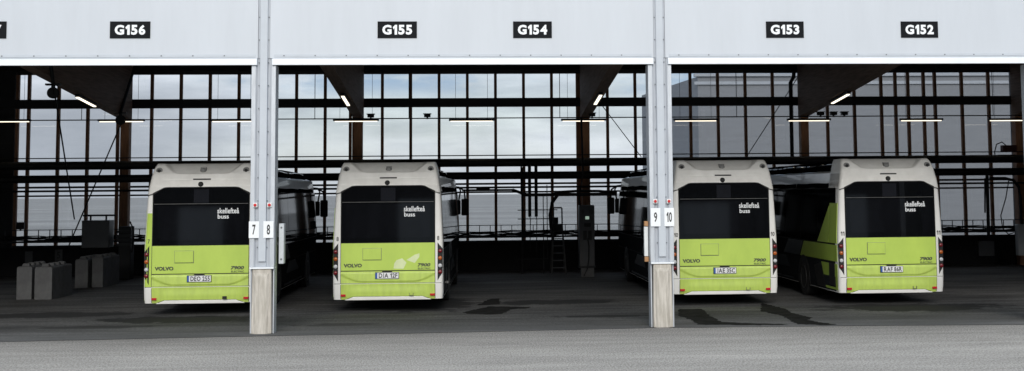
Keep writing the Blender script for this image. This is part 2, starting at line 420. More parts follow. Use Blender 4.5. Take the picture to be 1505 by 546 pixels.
# glazed rear wall, one window per bay
for bi, (a, b) in enumerate(zip(XS, XS[1:])):
    a0 = a + .0; x_lo = a0; x_hi = b
    if bi == 0: x_lo = -15.62
    fr = MB()
    fr.box(x_lo, x_hi, D - .05, D + .10, 6.98, 7.1)
    W = fr.build('window', M['steel_dark'], bld)
    MB().box(x_lo, x_hi, D - .06, D + .12, 1.0, 1.07).build('sill', M['steel_dark'], W)
    gl = MB().box(x_lo, x_hi, D + .045, D + .057, 1.07, 6.98); gl.build('glass', M['glass'], W)
    MB().box(x_lo, x_hi, D - .22, D - .0, 5.79, 6.10).build('crossbeam', M['black'], W)
    MB().box(x_lo, x_hi, D - .02, D + .04, 3.03, 3.10).build('transom', M['steel_dark'], W)
    MB().box(x_lo, x_hi, D - .02, D + .04, 2.74, 2.80).build('transom', M['steel_dark'], W)
    xs = [a + k for k in range(8)]
    if bi == 0: xs = [-15.57, -15.19, -14.18, -13.18, -12.15]
    if bi == 4: xs += [15.53, 16.58]
    if bi == 2: xs += [3.92]
    if bi == 1: xs += [-4.12]
    for x in xs:
        MB().box(x - .05, x + .05, D - .10, D + .04, 1.07, 6.98).build('mullion', M['mull'], W, bevel=.004)
    # plinth below and dark beam above
    MB().box(a, b, D - .08, D + .2, 0, 1.0).build('plinth', M['wall_dark'], bld)
    MB().box(a, b, D - .3, D + .25, 7.1, TOP - .41).build('head_beam', M['ceiling'], bld)
MB().box(-20, -15.64, D - .15, D + .1, 1.0, 7.1).build('wall_panel', M['panel_dark'], bld)
for z in (2.2, 3.4, 4.6, 5.8):
    MB().box(-20, -15.64, D - .17, D - .151, z, z + .03).build('wall_panel_joint', M['steel_dark'], bld)

# ------------------------------------------------------------------ fascia signs
for num, x, lab in (('G157', -9.44, 'black fascia sign reading G157, cut by the left edge'), ('G156', -6.64, 'black fascia sign with white lettering reading G156'),
             ('G155', -1.34, 'black fascia sign with white lettering reading G155'), ('G154', 1.40, 'black fascia sign with white lettering reading G154'),
             ('G153', 6.62, 'black fascia sign with white lettering reading G153'), ('G152', 9.46, 'black fascia sign with white lettering reading G152')):
    o = MB().box(-.395, .395, 0, .012, -.17, .17).build('bay_sign', M['sign_black'], bevel=.002)
    o.location = (x, -.036, 6.043); tag(o, lab, 'sign', 'bay number signs on the fascia')
    block(num, (0, -.0005, 0), .60, .20, M['sign_white'], o, bold=.045)

# pillar number plates and push buttons
for num, x, z, lab in (('7', -4.155, 2.05, 'white number plate 7 on the left pillar'), ('8', -3.872, 2.05, 'white number plate 8 on the left pillar'),
                  ('9', 3.868, 2.215, 'white number plate 9 on the right pillar'), ('10', 4.147, 2.215, 'white number plate 10 on the right pillar')):
    hh = .165 if z < 2.1 else .185
    o = MB().box(-.1, .1, 0, .006, -hh, hh).build('number_plate', M['sign_white'])
    o.location = (x, -.056, z); tag(o, lab, 'sign', 'number plates on the pillars')
    block(num, (0, -.0005, 0), .065 if num != '10' else .11, .2, M['paint_dark'], o, name='digit', bold=.02)
for x, lab in ((-4.137, 'small white box with red button above plate 7'), (-3.857, 'small white box with red button above plate 8'),
               (3.867, 'small white box with red button above plate 9'), (4.145, 'small white box with red button above plate 10')):
    o = MB().box(-.045, .045, -.05, .02, -.045, .045).build('button_box', M['board'], bevel=.006)
    o.location = (x, -.01, 2.535); tag(o, lab, 'push button', 'red buttons on the pillars')
    MB().lathe((0, -.05, 0), 'y', [(.03, 0), (.03, -.02), (.018, -.03)], 14).build('red_button', M['red'], o)
c = MB().box(-3.70, -3.60, .18, .40, 1.36, 2.16).build('pillar_cabinet', M['cab_lt'], bevel=.01)
tag(c, 'pale grey switch box on the side of the left pillar', 'switch box')
MB().lathe((-3.65, .18, 2.08), 'y', [(.02, 0), (.02, -.008)], 10).build('latch', M['screw'], c); MB().lathe((-3.65, .18, 1.45), 'y', [(.02, 0), (.02, -.008)], 10).build('latch', M['screw'], c)
c = MB().box(3.665, 3.745, .2, .30, 1.42, 2.02).build('edge_board', M['board'], bevel=.005)
tag(c, 'white board with pine end blocks fixed to right pillar', 'board')
for z in (1.31, 2.03): MB().box(3.67, 3.75, .19, .31, z, z + .10).build('end_block', M['pine'], c, bevel=.006)

# ------------------------------------------------------------------ buses
Wp = [(.30, 1.262), (.45, 1.275), (1.6, 1.272), (2.8, 1.215), (3.15, 1.158), (3.38, 1.112), (3.48, 1.07)]
def hw(z):
    for (a, b), (c_, d) in zip(Wp, Wp[1:]):
        if z <= c_: return b + (d - b) * max(0, (z - a)) / (c_ - a)
    return Wp[-1][1]
def yr(x, z):
    pts = [(.30, .05), (.66, .0), (1.6, .0), (2.95, .02), (3.24, .10), (3.5, .29)]
    for (a, b), (c_, d) in zip(pts, pts[1:]):
        if z <= c_: return b + (d - b) * max(0, (z - a)) / (c_ - a)
    return pts[-1][1]
def off(t): return lambda x, z: yr(x, z) - t
CACHE = {}
def cached(name, key, fn):
    if key not in CACHE: CACHE[key] = fn()
    return CACHE[key]
def grid_panel(xlo, xhi, zlo, zhi, disp, nx=48, nz=14, back=.03, zl=None):
    m = MB(); vs = []
    for j in range(nz + 1):
        for i in range(nx + 1):
            x = xlo + (xhi - xlo) * i / nx; zb = zl(x) if zl else zlo; z = zb + (zhi - zb) * j / nz
            vs.append((x, yr(x, z) - disp(x, z), z))
    fs = [(j * (nx + 1) + i, j * (nx + 1) + i + 1, (j + 1) * (nx + 1) + i + 1, (j + 1) * (nx + 1) + i) for j in range(nz) for i in range(nx)]
    bd = [i for i in range(nx + 1)] + [j * (nx + 1) + nx for j in range(1, nz + 1)] + [nz * (nx + 1) + i for i in range(nx - 1, -1, -1)] + [j * (nx + 1) for j in range(nz - 1, 0, -1)]
    n = len(vs); vs += [(vs[k][0], yr(*vs[k][::2]) + back, vs[k][2]) for k in bd]
    for q in range(len(bd)):
        r = (q + 1) % len(bd); fs.append((bd[r], bd[q], n + q, n + r))
    return m.add(vs, fs)
def sstep(a, b, x):
    t = max(0, min(1, (x - a) / (b - a))); return t * t * (3 - 2 * t)

def hull_mesh():
    m = MB()
    zs = [.30, .36, .45, .66, 1.0, 1.3, 1.6, 2.0, 2.4, 2.8, 3.0, 3.15]
    prof = [(hw(z), z) for z in zs] + [(1.02, 3.2)]
    st = [(0, .075), (.012, .04), (.035, .014), (.075, 0), (1.0, 0)] + [(1 + k * 1.3, 0) for k in range(1, 9)] + [(11.7, .03), (11.9, .11), (12.0, .28)]
    n = len(prof); vs = []; fs = []
    for y, ins in st:
        fade = max(0, 1 - y / 1.0)
        for s in (1, -1):
            for x, z in prof: vs.append((s * (x - ins), y + yr(x, z) * fade, z))
    for i in range(len(st) - 1):
        for s in (0, 1):
            for k in range(n - 1):
                a = i * 2 * n + s * n + k; fs.append((a, a + 1, a + 1 + 2 * n, a + 2 * n))
        a = i * 2 * n
        fs.append((a + n - 1, a + 2 * n - 1, a + 4 * n - 1, a + 3 * n - 1)); fs.append((a, a + n, a + 3 * n, a + 2 * n))
    for base in (0, (len(st) - 1) * 2 * n):
        for k in range(n - 1): fs.append((base + k, base + k + 1, base + n + k + 1, base + n + k))
    return m.add(vs, fs).mesh('body', M['bus_white'], True)
def cap_mesh():
    m = MB(); nx, nz = 96, 40; vs = []
    def zlow(u):
        x = abs(u) * 1.215
        if x < .78: return 2.935
        if x < .86: return 2.935 - .01 * (x - .78) / .08
        return max(2.755, 2.925 - (x - .86) * .53)
    def uu(i):
        t = -1 + 2 * i / nx; return math.copysign(1 - (1 - abs(t)) ** 1.35, t)
    for j in range(nz + 1):
        for i in range(nx + 1):
            u = uu(i); z = zlow(u) + (3.48 - zlow(u)) * j / nz; x = u * hw(z)
            y = yr(x, z) - .014
            e = max(0, abs(u) - .94) / .06; y += .09 * (1 - math.sqrt(max(0, 1 - e * e)))
            e = max(0, z - 3.40) / .08; y += .06 * (1 - math.sqrt(max(0, 1 - min(1, e) ** 2)))
            lim = .60 + (z - 3.235) * 1.1 - .12 * max(0, 1 - (z - 3.235) / .05) ** 2
            ins = sstep(0, .07, lim + .04 - abs(x)) * sstep(3.225, 3.265, z)
            y += ins * (.035 + .22 * sstep(3.22, 3.56, z))
            if abs(z - 3.10) < .006: y += .004
            vs.append((x, y, z))
    fs = [(j * (nx + 1) + i, j * (nx + 1) + i + 1, (j + 1) * (nx + 1) + i + 1, (j + 1) * (nx + 1) + i) for j in range(nz) for i in range(nx)]
    bd = [j * (nx + 1) for j in range(0, nz + 1)] + [nz * (nx + 1) + i for i in range(1, nx + 1)] + [j * (nx + 1) + nx for j in range(nz - 1, -1, -1)]
    bot = [i for i in range(nx, -1, -1)]
    n = len(vs); vs += [(vs[k][0], .95, vs[k][2]) for k in bd]
    for q in range(len(bd) - 1): fs.append((bd[q], bd[q + 1], n + q + 1, n + q))
    nb = len(vs); vs += [(vs[k][0], vs[k][1] + .05, vs[k][2]) for k in bot]
    for q in range(len(bot) - 1): fs.append((bot[q], bot[q + 1], nb + q + 1, nb + q))
    fs.append(tuple(range(n, n + len(bd))))
    return m.add(vs, fs).mesh('rear_cap', M['bus_cap'], True)
def side_strip(s, y0, y1, z0, z1, t, m=None, zs=None):
    """curved panel on the bus side following the body, t thick outward"""
    m = m or MB(); k = 6; zz = zs or [z0 + (z1 - z0) * i / k for i in range(k + 1)]
    vs = []
    for z in zz:
        for y in (y0, y1):
            vs.append((s * (hw(z) + t), y, z)); vs.append((s * (hw(z) - .02), y, z))
    fs = []
    for i in range(len(zz) - 1):
        a = i * 4; b = a + 4
        fs += [(a, a + 2, b + 2, b), (a + 1, a + 3, b + 3, b + 1), (a, a + 1, b + 1, b), (a + 2, a + 3, b + 3, b + 2)]
    e = (len(zz) - 1) * 4; fs += [(0, 1, 3, 2), (e, e + 1, e + 3, e + 2)]
    return m.add(vs, fs)
def side_poly(s, poly, t):
    m = MB(); n = len(poly)
    vs = [(s * (hw(z) + t), y, z) for y, z in poly] + [(s * (hw(z) - .01), y, z) for y, z in poly]
    return m.add(vs, [tuple(range(n)), tuple(range(n, 2 * n))] + [(k, (k + 1) % n, (k + 1) % n + n, k + n) for k in range(n)])

def put(name, key, parent, fn, bevel=0, smooth=False):
    if key not in CACHE: CACHE[key] = fn()
    return link(name, CACHE[key], parent, bevel, smooth)

def make_bus(loc, rz, label, number, plate, left_num, right_num, green_corner=False, stickers=False, black_socket=False):
    b = empty('electric_bus', loc, label, 'bus', 'buses parked in the garage', rz)
    G = M
    put('body', 'body', b, hull_mesh, smooth=True)
    put('rear_cap', 'cap', b, cap_mesh, smooth=True)
    put('rear_backing', 'backing', b, lambda: grid_panel(-1.097, 1.097, .31, 2.9, lambda x, z: .003, 4, 20, .02).mesh('rear_backing', G['bus_seal']))
    def win():
        m = MB(); pl = [(-1.083, 1.608), (1.083, 1.608), (1.078, 2.80), (.86, 2.925), (.78, 2.935), (-.78, 2.935), (-.86, 2.925), (-1.078, 2.80)]
        return m.prism(pl, off(.010), off(-.02)).mesh('rear_window', G['bus_glass'])
    w = put('rear_window', 'win', b, win, bevel=.003)
    put('frame_line', 'wline', w, lambda: MB().prism([(-1.06, 2.545), (1.06, 2.545), (1.06, 2.552), (-1.06, 2.552)], off(.0125), off(.008)).mesh('frame_line', G['grey_trim']))
    put('lower_pane', 'lpane', w, lambda: MB().prism([(-.97, 1.72), (.97, 1.72), (.97, 2.50), (-.97, 2.50)], off(.0115), off(.008)).mesh('lower_pane', G['pane_glass']))
    put('destination_display', 'disp', w, lambda: MB().prism([(-.17, 2.57), (.17, 2.57), (.17, 2.88), (-.17, 2.88)], off(.014), off(.008)).mesh('destination_display', G['display']))
    tl = math.atan2(.02, 1.35)
    t1 = text('skellefteå', (.61, yr(0, 2.37) - .0105, 2.385), .49, .125, G['sign_white'], w, bold=.016, tilt=-tl)
    t2 = text('buss', (.50, yr(0, 2.26) - .0105, 2.255), .25, .10, G['sign_white'], w, bold=.018, tilt=-tl)
    h = put('engine_hatch', 'hatch', b, lambda: grid_panel(-1.085, 1.085, .966, 1.597, lambda x, z: .012, 10, 8).mesh('engine_hatch', G['bus_lime']), bevel=.004)
    fp = put('access_flap', 'flap', h, lambda: MB().prism([(-.575, 1.215), (-.155, 1.215), (-.155, 1.478), (-.575, 1.478)], -.04, -.0).mesh('access_flap', G['bus_lime']), bevel=.006)
    put('flap_latches', 'fl', h, lambda: MB().box(-.53, -.50, -.038, -.03, 1.44, 1.465).box(-.23, -.20, -.038, -.03, 1.44, 1.465).mesh('flap_latches', G['bus_seal']))
    put('flap_gasket', 'flg', h, lambda: MB().box(-.583, -.147, -.02, -.0, 1.203, 1.484).mesh('flap_gasket', G['grey_trim']))
    text('VOLVO', (-.81, -.012, 1.085), .42, .085, G['chrome'], h, depth=.012, bold=.045)
    text('7900', (.835, -.012, 1.085), .30, .08, G['chrome'], h, depth=.012, bold=.035, shear=.2)
    text('ELECTRIC', (.84, -.012, 1.0), .29, .04, G['chrome'], h, depth=.006, bold=.02)
    def low():
        def d(x, z):
            arc = .70 + .17 * max(0, (abs(x) - .62) / .46) ** 1.6
            return .012 + .022 * sstep(arc - .012, arc + .03, z) * sstep(.95, .90, z) + .012 * sstep(.96, .93, z) * 0
        return grid_panel(-1.085, 1.085, .677, .946, d, 60, 22).mesh('rear_panel', G['lime_grimy'], True)
    lp = put('rear_panel', 'low', b, low, smooth=True)
    npl = put('licence_plate', 'np', lp, lambda: MB().box(-.29, .26, -.062, -.03, .775, .925).mesh('licence_plate', G['bus_seal']), bevel=.004)
    put('plate_face', 'npf', npl, lambda: MB().box(-.24, .25, -.065, -.05, .783, .917).mesh('plate_face', G['plate'])); put('country_band', 'npb', npl, lambda: MB().box(-.282, -.243, -.065, -.05, .783, .917).mesh('country_band', G['eu_blue']))
    block(plate, (.01, -.0652, .85), .43, .105, G['paint_dark'], npl, bold=.025)
    put('plate_lamp', 'npl', lp, lambda: MB().box(-.13, .10, -.055, -.012, .935, .952).mesh('plate_lamp', G['bus_seal']))
    def bump():
        def d(x, z):
            edge = sstep(1.085, .70, abs(x))
            return .012 + .022 * edge * sstep(.635, .45, z) - .010 * sstep(.36, .30, z)
        def zl(x):
            x = abs(x); return .372 if x < .80 else (.372 - (x - .80) * .36 if x < .99 else .303)
        return grid_panel(-1.085, 1.085, .30, .658, d, 80, 22, zl=zl).mesh('bumper', G['lime_grimy'], True)
    bp = put('bumper', 'bump', b, bump, smooth=True)
    put('lower_lip', 'lip', b, lambda: MB().prism([(-1.0, .285), (1.0, .285), (.80, .362), (-.80, .362)], off(.024), off(-.05)).mesh('lower_lip', G['bus_white']), bevel=.006)
    for s in (-1, 1):
        put('reflector', ('rf', s), bp, lambda: MB().box(s * 1.03 - .055, s * 1.03 + .055, -.016, .03, .375, .425).mesh('reflector', G['reflector']), bevel=.003)
    if black_socket: put('tow_socket', 'sock', bp, lambda: MB().box(.51, .60, -.05, .03, .385, .445).mesh('tow_socket', G['bus_seal']))
    else: put('tow_cover', 'sock2', bp, lambda: MB().box(.50, .505, -.040, .03, .385, .445).box(.585, .59, -.040, .03, .385, .445).box(.505, .585, -.040, .03, .385, .388).mesh('tow_cover', G['grey_trim']))
    # light clusters
    for s in (-1, 1):
        def cl():
            pl = [(s * 1.15, .72), (s * 1.262, .90), (s * 1.270, 1.45), (s * 1.15, 1.60)]
            return MB().prism(pl, lambda x, z: (.004 if abs(x) < 1.2 else .03) - .016, .1).mesh('light_cluster', G['bus_seal'])
        c = put('light_cluster', ('cl', s), b, cl, bevel=.004)
        for z, mm in ((1.405, 'lens_red'), (1.24, 'lens_amber'), (1.065, 'lens_white'), (.92, 'lens_red')):
            put('lamp', ('lamp', s, z), c, lambda: MB().lathe((s * 1.208, .01, z), 'y', [(.047, .01), (.047, -.02), (.042, -.034), (.026, -.044), (.008, -.048)], 18).mesh('lamp', G[mm], True), smooth=True)
        put('seam', ('seam', s), b, lambda: MB().box(min(s * 1.09, s * 1.235), max(s * 1.09, s * 1.235), -.0015, .03, .662, .671).mesh('seam', G['bus_seal']))
        # marker lamps in cap
        c = put('marker_lamp', ('ml', s), b, lambda: MB().lathe((s * .985, yr(0, 3.31) + .02, 3.31), 'y', [(.075, .02), (.072, -.045), (.055, -.055)], 20).mesh('marker_lamp', G['grey_trim'], True), smooth=True)
        put('lens', ('mll', s), c, lambda: MB().lathe((s * .985, yr(0, 3.31) - .034, 3.31), 'y', [(.04, 0), (.038, -.016), (.015, -.024)], 16).mesh('lens', G['bus_seal'], True), smooth=True)
    put('roof_camera', 'cam1', b, lambda: MB().lathe((0, yr(0, 3.31) + .06, 3.31), 'y', [(.075, .06), (.07, -.03), (.04, -.06)], 18).box(-.06, .06, yr(0, 3.31) + .02, yr(0, 3.31) + .15, 3.31, 3.385).mesh('roof_camera', G['grey_trim']))
    put('rear_camera', 'cam2', b, lambda: MB().lathe((-.02, yr(0, 3.0) + .02, 2.995), 'y', [(.06, 0), (.058, -.05), (.035, -.075)], 18).mesh('rear_camera', G['bus_seal']))
    put('vent_slot', 'slot', b, lambda: MB().prism([(-.20, 3.095), (.20, 3.095), (.20, 3.125), (-.20, 3.125)], off(.018), off(-.02)).mesh('vent_slot', G['bus_seal']))
    put('visor_seam', 'vs', b, lambda: MB().prism([(-1.212, 2.735), (-1.08, 2.765), (-.86, 2.905), (-.78, 2.918), (.78, 2.918), (.86, 2.905), (1.08, 2.765), (1.212, 2.735), (1.212, 2.752), (1.08, 2.785), (.86, 2.928), (.78, 2.939), (-.78, 2.939), (-.86, 2.928), (-1.08, 2.785), (-1.212, 2.752)], off(.0125), off(-.03)).mesh('visor_seam', G['bus_seal']))
    if green_corner:
        def gc():
            m = MB(); pts = [(-1.098, -.004), (-1.19, -.004), (-1.235, .012), (-1.262, .04), (-1.276, .08), (-1.276, .55)]
            zs = [.672, 1.0, 1.3, 1.6, 2.0, 2.34]; vs = []
            for z in zs:
                dx = 1.273 - hw(z)
                for x, y in pts: vs.append((x + dx if x < -1.1 else x, y + yr(x, z) * (1 if y < .5 else .5), z))
            n = len(pts)
            return m.add(vs, [(j * n + i, j * n + i + 1, (j + 1) * n + i + 1, (j + 1) * n + i) for j in range(len(zs) - 1) for i in range(n - 1)]).mesh('green_corner', G['bus_lime'], True)
        put('green_corner', 'gc', b, gc)
    for s, t in ((-1, left_num), (1, right_num)):
        if t: block(t, (s * 1.165, yr(0, 1.72) - .004, 1.70), .05 if len(t) == 1 else .09, .10, G['paint_dark'], b, name='fleet_number', bold=.02)
    if stickers:
        st1 = MB().prism([(.13, 1.005), (.36, 1.0), (.43, 1.14), (.33, 1.24), (.20, 1.20), (.15, 1.13)], -.0145, -.01).build('torn_sticker', G['sticker'], h)
        st2 = MB().prism([(.43, 1.20), (.62, 1.13), (.73, 1.27), (.73, 1.35), (.62, 1.32)], -.0145, -.01).build('torn_sticker', G['sticker'], h)
    # sides
    for s in (-1, 1):
        put('window_band', ('wb', s), b, lambda: side_strip(s, .30, 11.65, 1.43, 2.79, .004).mesh('window_band', G['bus_seal']))
        panes = [(.32, 1.9), (1.93, 3.6), (3.63, 5.3), (5.33, 7.0), (7.03, 8.7), (8.73, 10.4), (10.43, 11.6)]
        for i, (a, c) in enumerate(panes):
            put('side_window', ('sw', s, i), b, lambda: side_strip(s, a, c, 1.45, 2.78, .008).mesh('side_window', G['side_glass']))
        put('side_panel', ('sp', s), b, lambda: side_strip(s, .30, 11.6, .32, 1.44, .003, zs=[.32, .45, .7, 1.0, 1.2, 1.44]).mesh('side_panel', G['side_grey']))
        put('skirt_line', ('skl', s), b, lambda: side_strip(s, .3, 11.6, 1.0, 1.015, .003).mesh('skirt_line', G['bus_seal']))
        put('corner_vent', ('cv', s), b, lambda: side_poly(s, [(.35, .45), (.85, .45), (.85, .98), (.35, .98)], .010).mesh('corner_vent', G['bus_seal']))
        put('slanted_vent', ('sv', s), b, lambda: side_poly(s, [(1.2, .36), (2.0, .36), (2.3, .85), (1.6, .95)], .010).mesh('slanted_vent', G['bus_seal']))
        if s < 0:
            put('lime_graphic', ('lg1', s), b, lambda: side_poly(s, [(.12, 1.03), (3.7, 1.03), (3.3, 1.42), (.12, 1.42)], .009).mesh('lime_graphic', G['bus_lime']))
            put('lime_graphic', ('lg2', s), b, lambda: side_strip(s, .12, .80, 1.46, 2.42, .012).mesh('lime_graphic', G['bus_lime']))
            put('lime_graphic', ('lg6', s), b, lambda: side_poly(s, [(.84, 1.46), (1.9, 1.46), (.84, 2.36)], .014).mesh('lime_graphic', G['bus_lime']))
            put('lime_graphic', ('lg3', s), b, lambda: side_poly(s, [(.12, .36), (1.18, .36), (1.58, .97), (.12, .97)], .007).mesh('lime_graphic', G['bus_lime']))
        put('charcoal_graphic', ('lg5', s), b, lambda: side_poly(s, [(3.8, 1.03), (5.6, 1.03), (5.0, 1.42), (3.4, 1.42)], .008).mesh('charcoal_graphic', G['side_dark']))
        put('charcoal_graphic', ('lg4', s), b, lambda: side_poly(s, [(4.4, .36), (8.2, .36), (6.6, .96), (5.3, .96)], .007).mesh('charcoal_graphic', G['side_dark']))
        for wy in (3.35, 9.35):
            put('wheel_arch', ('wa', s, wy), b, lambda: side_poly(s, [(wy + .62 * math.cos(t), .36 + .70 * math.sin(t)) for t in (math.pi * k / 16 for k in range(17))] + [(wy - .62, .31), (wy + .62, .31)], .012).mesh('wheel_arch', G['bus_seal']))
            wl = put('wheel', ('wh', s, wy), b, lambda: MB().lathe((s * 1.13, wy, .49), 'x', [(.30, -.14), (.46, -.14), (.485, -.11), (.49, 0), (.485, .13 * 1), (.46, .155), (.31, .158)] if s > 0 else [(.30, .14), (.46, .14), (.485, .11), (.49, 0), (.485, -.13), (.46, -.155), (.31, -.158)], 32).mesh('wheel', G['tyre'], True), smooth=True)
            put('rim', ('rim', s, wy), wl, lambda: MB().lathe((s * 1.13, wy, .49), 'x', [(.305, s * .10), (.305, s * .165), (.27, s * .165), (.24, s * .10), (.12, s * .10), (.10, s * .15), (.02, s * .155)], 28).mesh('rim', G['rim'], True), smooth=True)
        def mir():
            m = MB(); m.tube([(s * 1.05, 11.95, 2.95), (s * 1.25, 12.12, 2.93), (s * 1.42, 12.2, 2.82), (s * 1.45, 12.2, 2.55)], .03, 8)
            m.tube([(s * 1.25, 12.12, 2.93), (s * 1.3, 12.3, 2.82), (s * 1.24, 12.35, 2.5)], .025, 8); return m.mesh('mirror', G['bus_seal'], True)
        mr = put('mirror', ('mir', s), b, mir, smooth=True)
        put('mirror_head', ('mh', s), mr, lambda: MB().box(s * 1.45 - .12, s * 1.45 + .12, 12.14, 12.25, 2.02, 2.56).mesh('mirror_head', G['bus_seal']), bevel=.04)
        put('mirror_head', ('mh2', s), mr, lambda: MB().box(s * 1.2 - .10, s * 1.2 + .10, 12.3, 12.4, 2.05, 2.52).mesh('mirror_head', G['bus_seal']), bevel=.04)
    for k, (a, c) in enumerate(((.96, 4.2), (4.25, 7.6), (7.65, 11.2))):
        def fair():
            half = [(1.222, 2.79), (1.21, 2.87), (1.20, 2.90), (1.12, 3.05), (1.085, 3.065), (.99, 3.25), (.955, 3.262), (.86, 3.41), (.6, 3.46)]
            loop = half + [(-x, z) for x, z in half[::-1]] + [(-1.0, 2.9), (1.0, 2.9)]
            m = MB(); n = len(loop); ys = [a + (c - a) * i / 12 for i in range(13)]; vs = []
            for y in ys:
                dz = -.05 * max(0, (y - 9.8) / 1.4) ** 2
                for x, z in loop: vs.append((x, y, z + (dz if z > 3 else 0) + .004 * math.sin(y * 3.1 + z * 9)))
            fs = [(i * n + q, i * n + (q + 1) % n, (i + 1) * n + (q + 1) % n, (i + 1) * n + q) for i in range(12) for q in range(n)]
            fs += [tuple(range(n)), tuple(range(12 * n, 13 * n))]
            return m.add(vs, fs).mesh('roof_fairing', G['bus_fairing'], True)
        rfp = put('roof_fairing', ('fair', k), b, fair, smooth=True)
        for s in (-1, 1):
            for q, (tx, tz, tr) in enumerate(((1.155, 2.985, .016), (1.035, 3.17, .022), (.90, 3.36, .02))):  # glossy strips added to stand in for reflected streaks on the fairing
                put('trim_strip', ('trim', k, s, q), rfp, lambda: MB().tube([(s * (tx + .006 * math.sin(3 * yy + q)), yy, tz + .012 * math.sin(1.7 * yy + 2 * q)) for yy in [a + .05 + (c - a - .1) * i / 14 for i in range(15)]], tr, 8).mesh('trim_strip', G['gloss_trim'], True), smooth=True)
    put('windscreen', 'wsc', b, lambda: MB().box(-1.05, 1.05, 11.96, 12.02, 1.2, 2.95).mesh('windscreen', G['bus_glass']), bevel=.02)
    put('exhaust_sensor', 'xs', b, lambda: MB().lathe((1.34, .9, .62), 'y', [(.03, 0), (.035, -.03), (.02, -.05)], 12).box(1.2, 1.34, .9, .93, .605, .635).mesh('side_marker', G['grey_trim'])).name = 'side_marker'
    return b
make_bus((-6.03, 4.17, 0), 0, 'white and lime bus numbered 7, green left rear corner, plate DEO 255', '7', 'DEO 255', '7', None, green_corner=True, black_socket=True)
make_bus((-1.795, 4.43, 0), R(-1.3), 'white and lime bus numbered 8 with torn white stickers, plate DJA 12F', '8', 'DJA 12F', '8', '8', stickers=True)
make_bus((6.165, 4.65, 0), 0, 'white and lime bus behind the right pillar, numbered 10, plate JAE 35C', '10', 'JAE 35C', '10', '10')
make_bus((10.10, 4.31, 0), 0, 'white and lime bus numbered 11, rightmost, plate RAF 86R', '11', 'RAF 86R', '11', '11')

# ------------------------------------------------------------------ lamps
LX = [(-15.45, 'far left, over the dark wall panel'), (-11.68, 'by the column left of bus 7'), (-7.92, 'over the roof of bus 7'), (-3.80, 'by the column behind bus 8'), (.15, 'over the empty space right of bus 8'),
      (4.02, 'by the column beside the charging post'), (7.95, 'over bus 10'), (11.96, 'by the column between buses 10 and 11'), (15.99, 'right of bus 11'), (20.0, 'at the right edge')]
for x, where in LX:
    if x > 19.5: x = 19.2
    z = 5.225 - .004 * (x + 0)
    o = MB().box(-.78, .78, -.06, .06, 0, .07).build('hanging_lamp', M['black'], bevel=.01); o.location = (x, 19, z)
    tag(o, 'hanging fluorescent lamp ' + where, 'lamp', 'fluorescent lamps along the rear wall')
    MB().box(-.72, .72, -.04, .04, -.026, -.002).build('tube', M['tube'], o, bevel=.008)
    for q in (-.55, .55): MB().tube([(q, 0, .07), (q, 0, 7.38 - z)], .006, 6).build('suspension_wire', M['black'], o)
for x, lab in ((-11.75, 'lit strip lamp under the leftmost sloping beam'), (-3.79, 'lit strip lamp under the beam above bus 8'), (4.16, 'lit strip lamp under the beam left of the right pillar'), (12.0, 'lit strip lamp under the beam above bus 11')):
    o = empty('strip_lamp', (x, 15.1, beam_z(15.1)), lab, 'lamp', 'strip lamps under the beams')
    ang = math.atan(-.0812)
    o.rotation_euler = (ang, 0, 0)
    MB().box(-.06, .06, -1.0, 1.0, -.09, -.003).build('housing', M['black'], o); MB().box(-.05, .05, -.95, .95, -.12, -.092).build('tube', M['tube'], o, bevel=.01)
o = empty('hanging_lamp', (-14.25, 12, 6.12), 'fluorescent lamp high up in the top left corner', 'lamp')
MB().box(-.78, .78, -.06, .06, .0, .07).build('housing', M['black'], o); MB().box(-.74, .74, -.05, .05, -.035, -.002).build('tube', M['tube'], o, bevel=.015)
for q in (-.55, .55): MB().tube([(q, 0, .07), (q, 0, 1.75)], .006, 6).build('suspension_wire', M['black'], o)

# ------------------------------------------------------------------ services along the rear wall
def run(name, z, r, y, lab, cat, x0=-19.95, x1=19.95, group=None):
    o = MB().tube([(x0, y, z), (x1, y, z)], r, 14).build(name, M['pipe'], smooth=True); tag(o, lab, cat, group); return o
p1 = run('pipe', 3.785, .145, 19.2, 'upper thick dark pipe running along the rear wall', 'pipe', group='thick pipes along the rear wall')
p2 = run('pipe', 3.335, .135, 19.2, 'lower thick dark pipe running along the rear wall', 'pipe', group='thick pipes along the rear wall')
p3 = run('conduit', 4.03, .018, 19.0, 'thin conduit just above the thick dark pipes', 'conduit')
p4 = MB().box(-19.95, 19.95, 18.97, 19.03, 5.30, 5.335).build('cable_trunking', M['black']); tag(p4, 'thin cable trunking above the row of hanging lamps', 'trunking')
p5 = run('conduit', 2.93, .035, 19.3, 'thin dark conduit below the thick pipes', 'conduit')
lad = empty('cable_ladder', (0, 19.2, 1.2), 'cable ladder with bundled cables along the window sill', 'cable ladder')
MB().box(-15.6, 19.9, -.02, .02, .42, .445).build('top_rail', M['black'], lad)
m = MB(); x = -15.5
while x < 19.9:
    MB().box(x - .012, x + .012, -.015, .015, .06, .42).build('rung', M['black'], lad); x += .37
m = MB()
for k in range(10):
    ph = random.random() * 6
    m.tube([(x, -.03 + .02 * k, (.05 + .018 * k + .03 * math.sin(x * 1.7 + ph) + .02 * math.sin(x * 4.1 + 2 * ph))) for x in [-15.6 + .4 * i for i in range(89)]], .02, 6)
m.build('cables', M['black'], lad); MB().box(-15.6, 19.9, -.06, .06, .0, .06).build('bottom_rail', M['black'], lad)
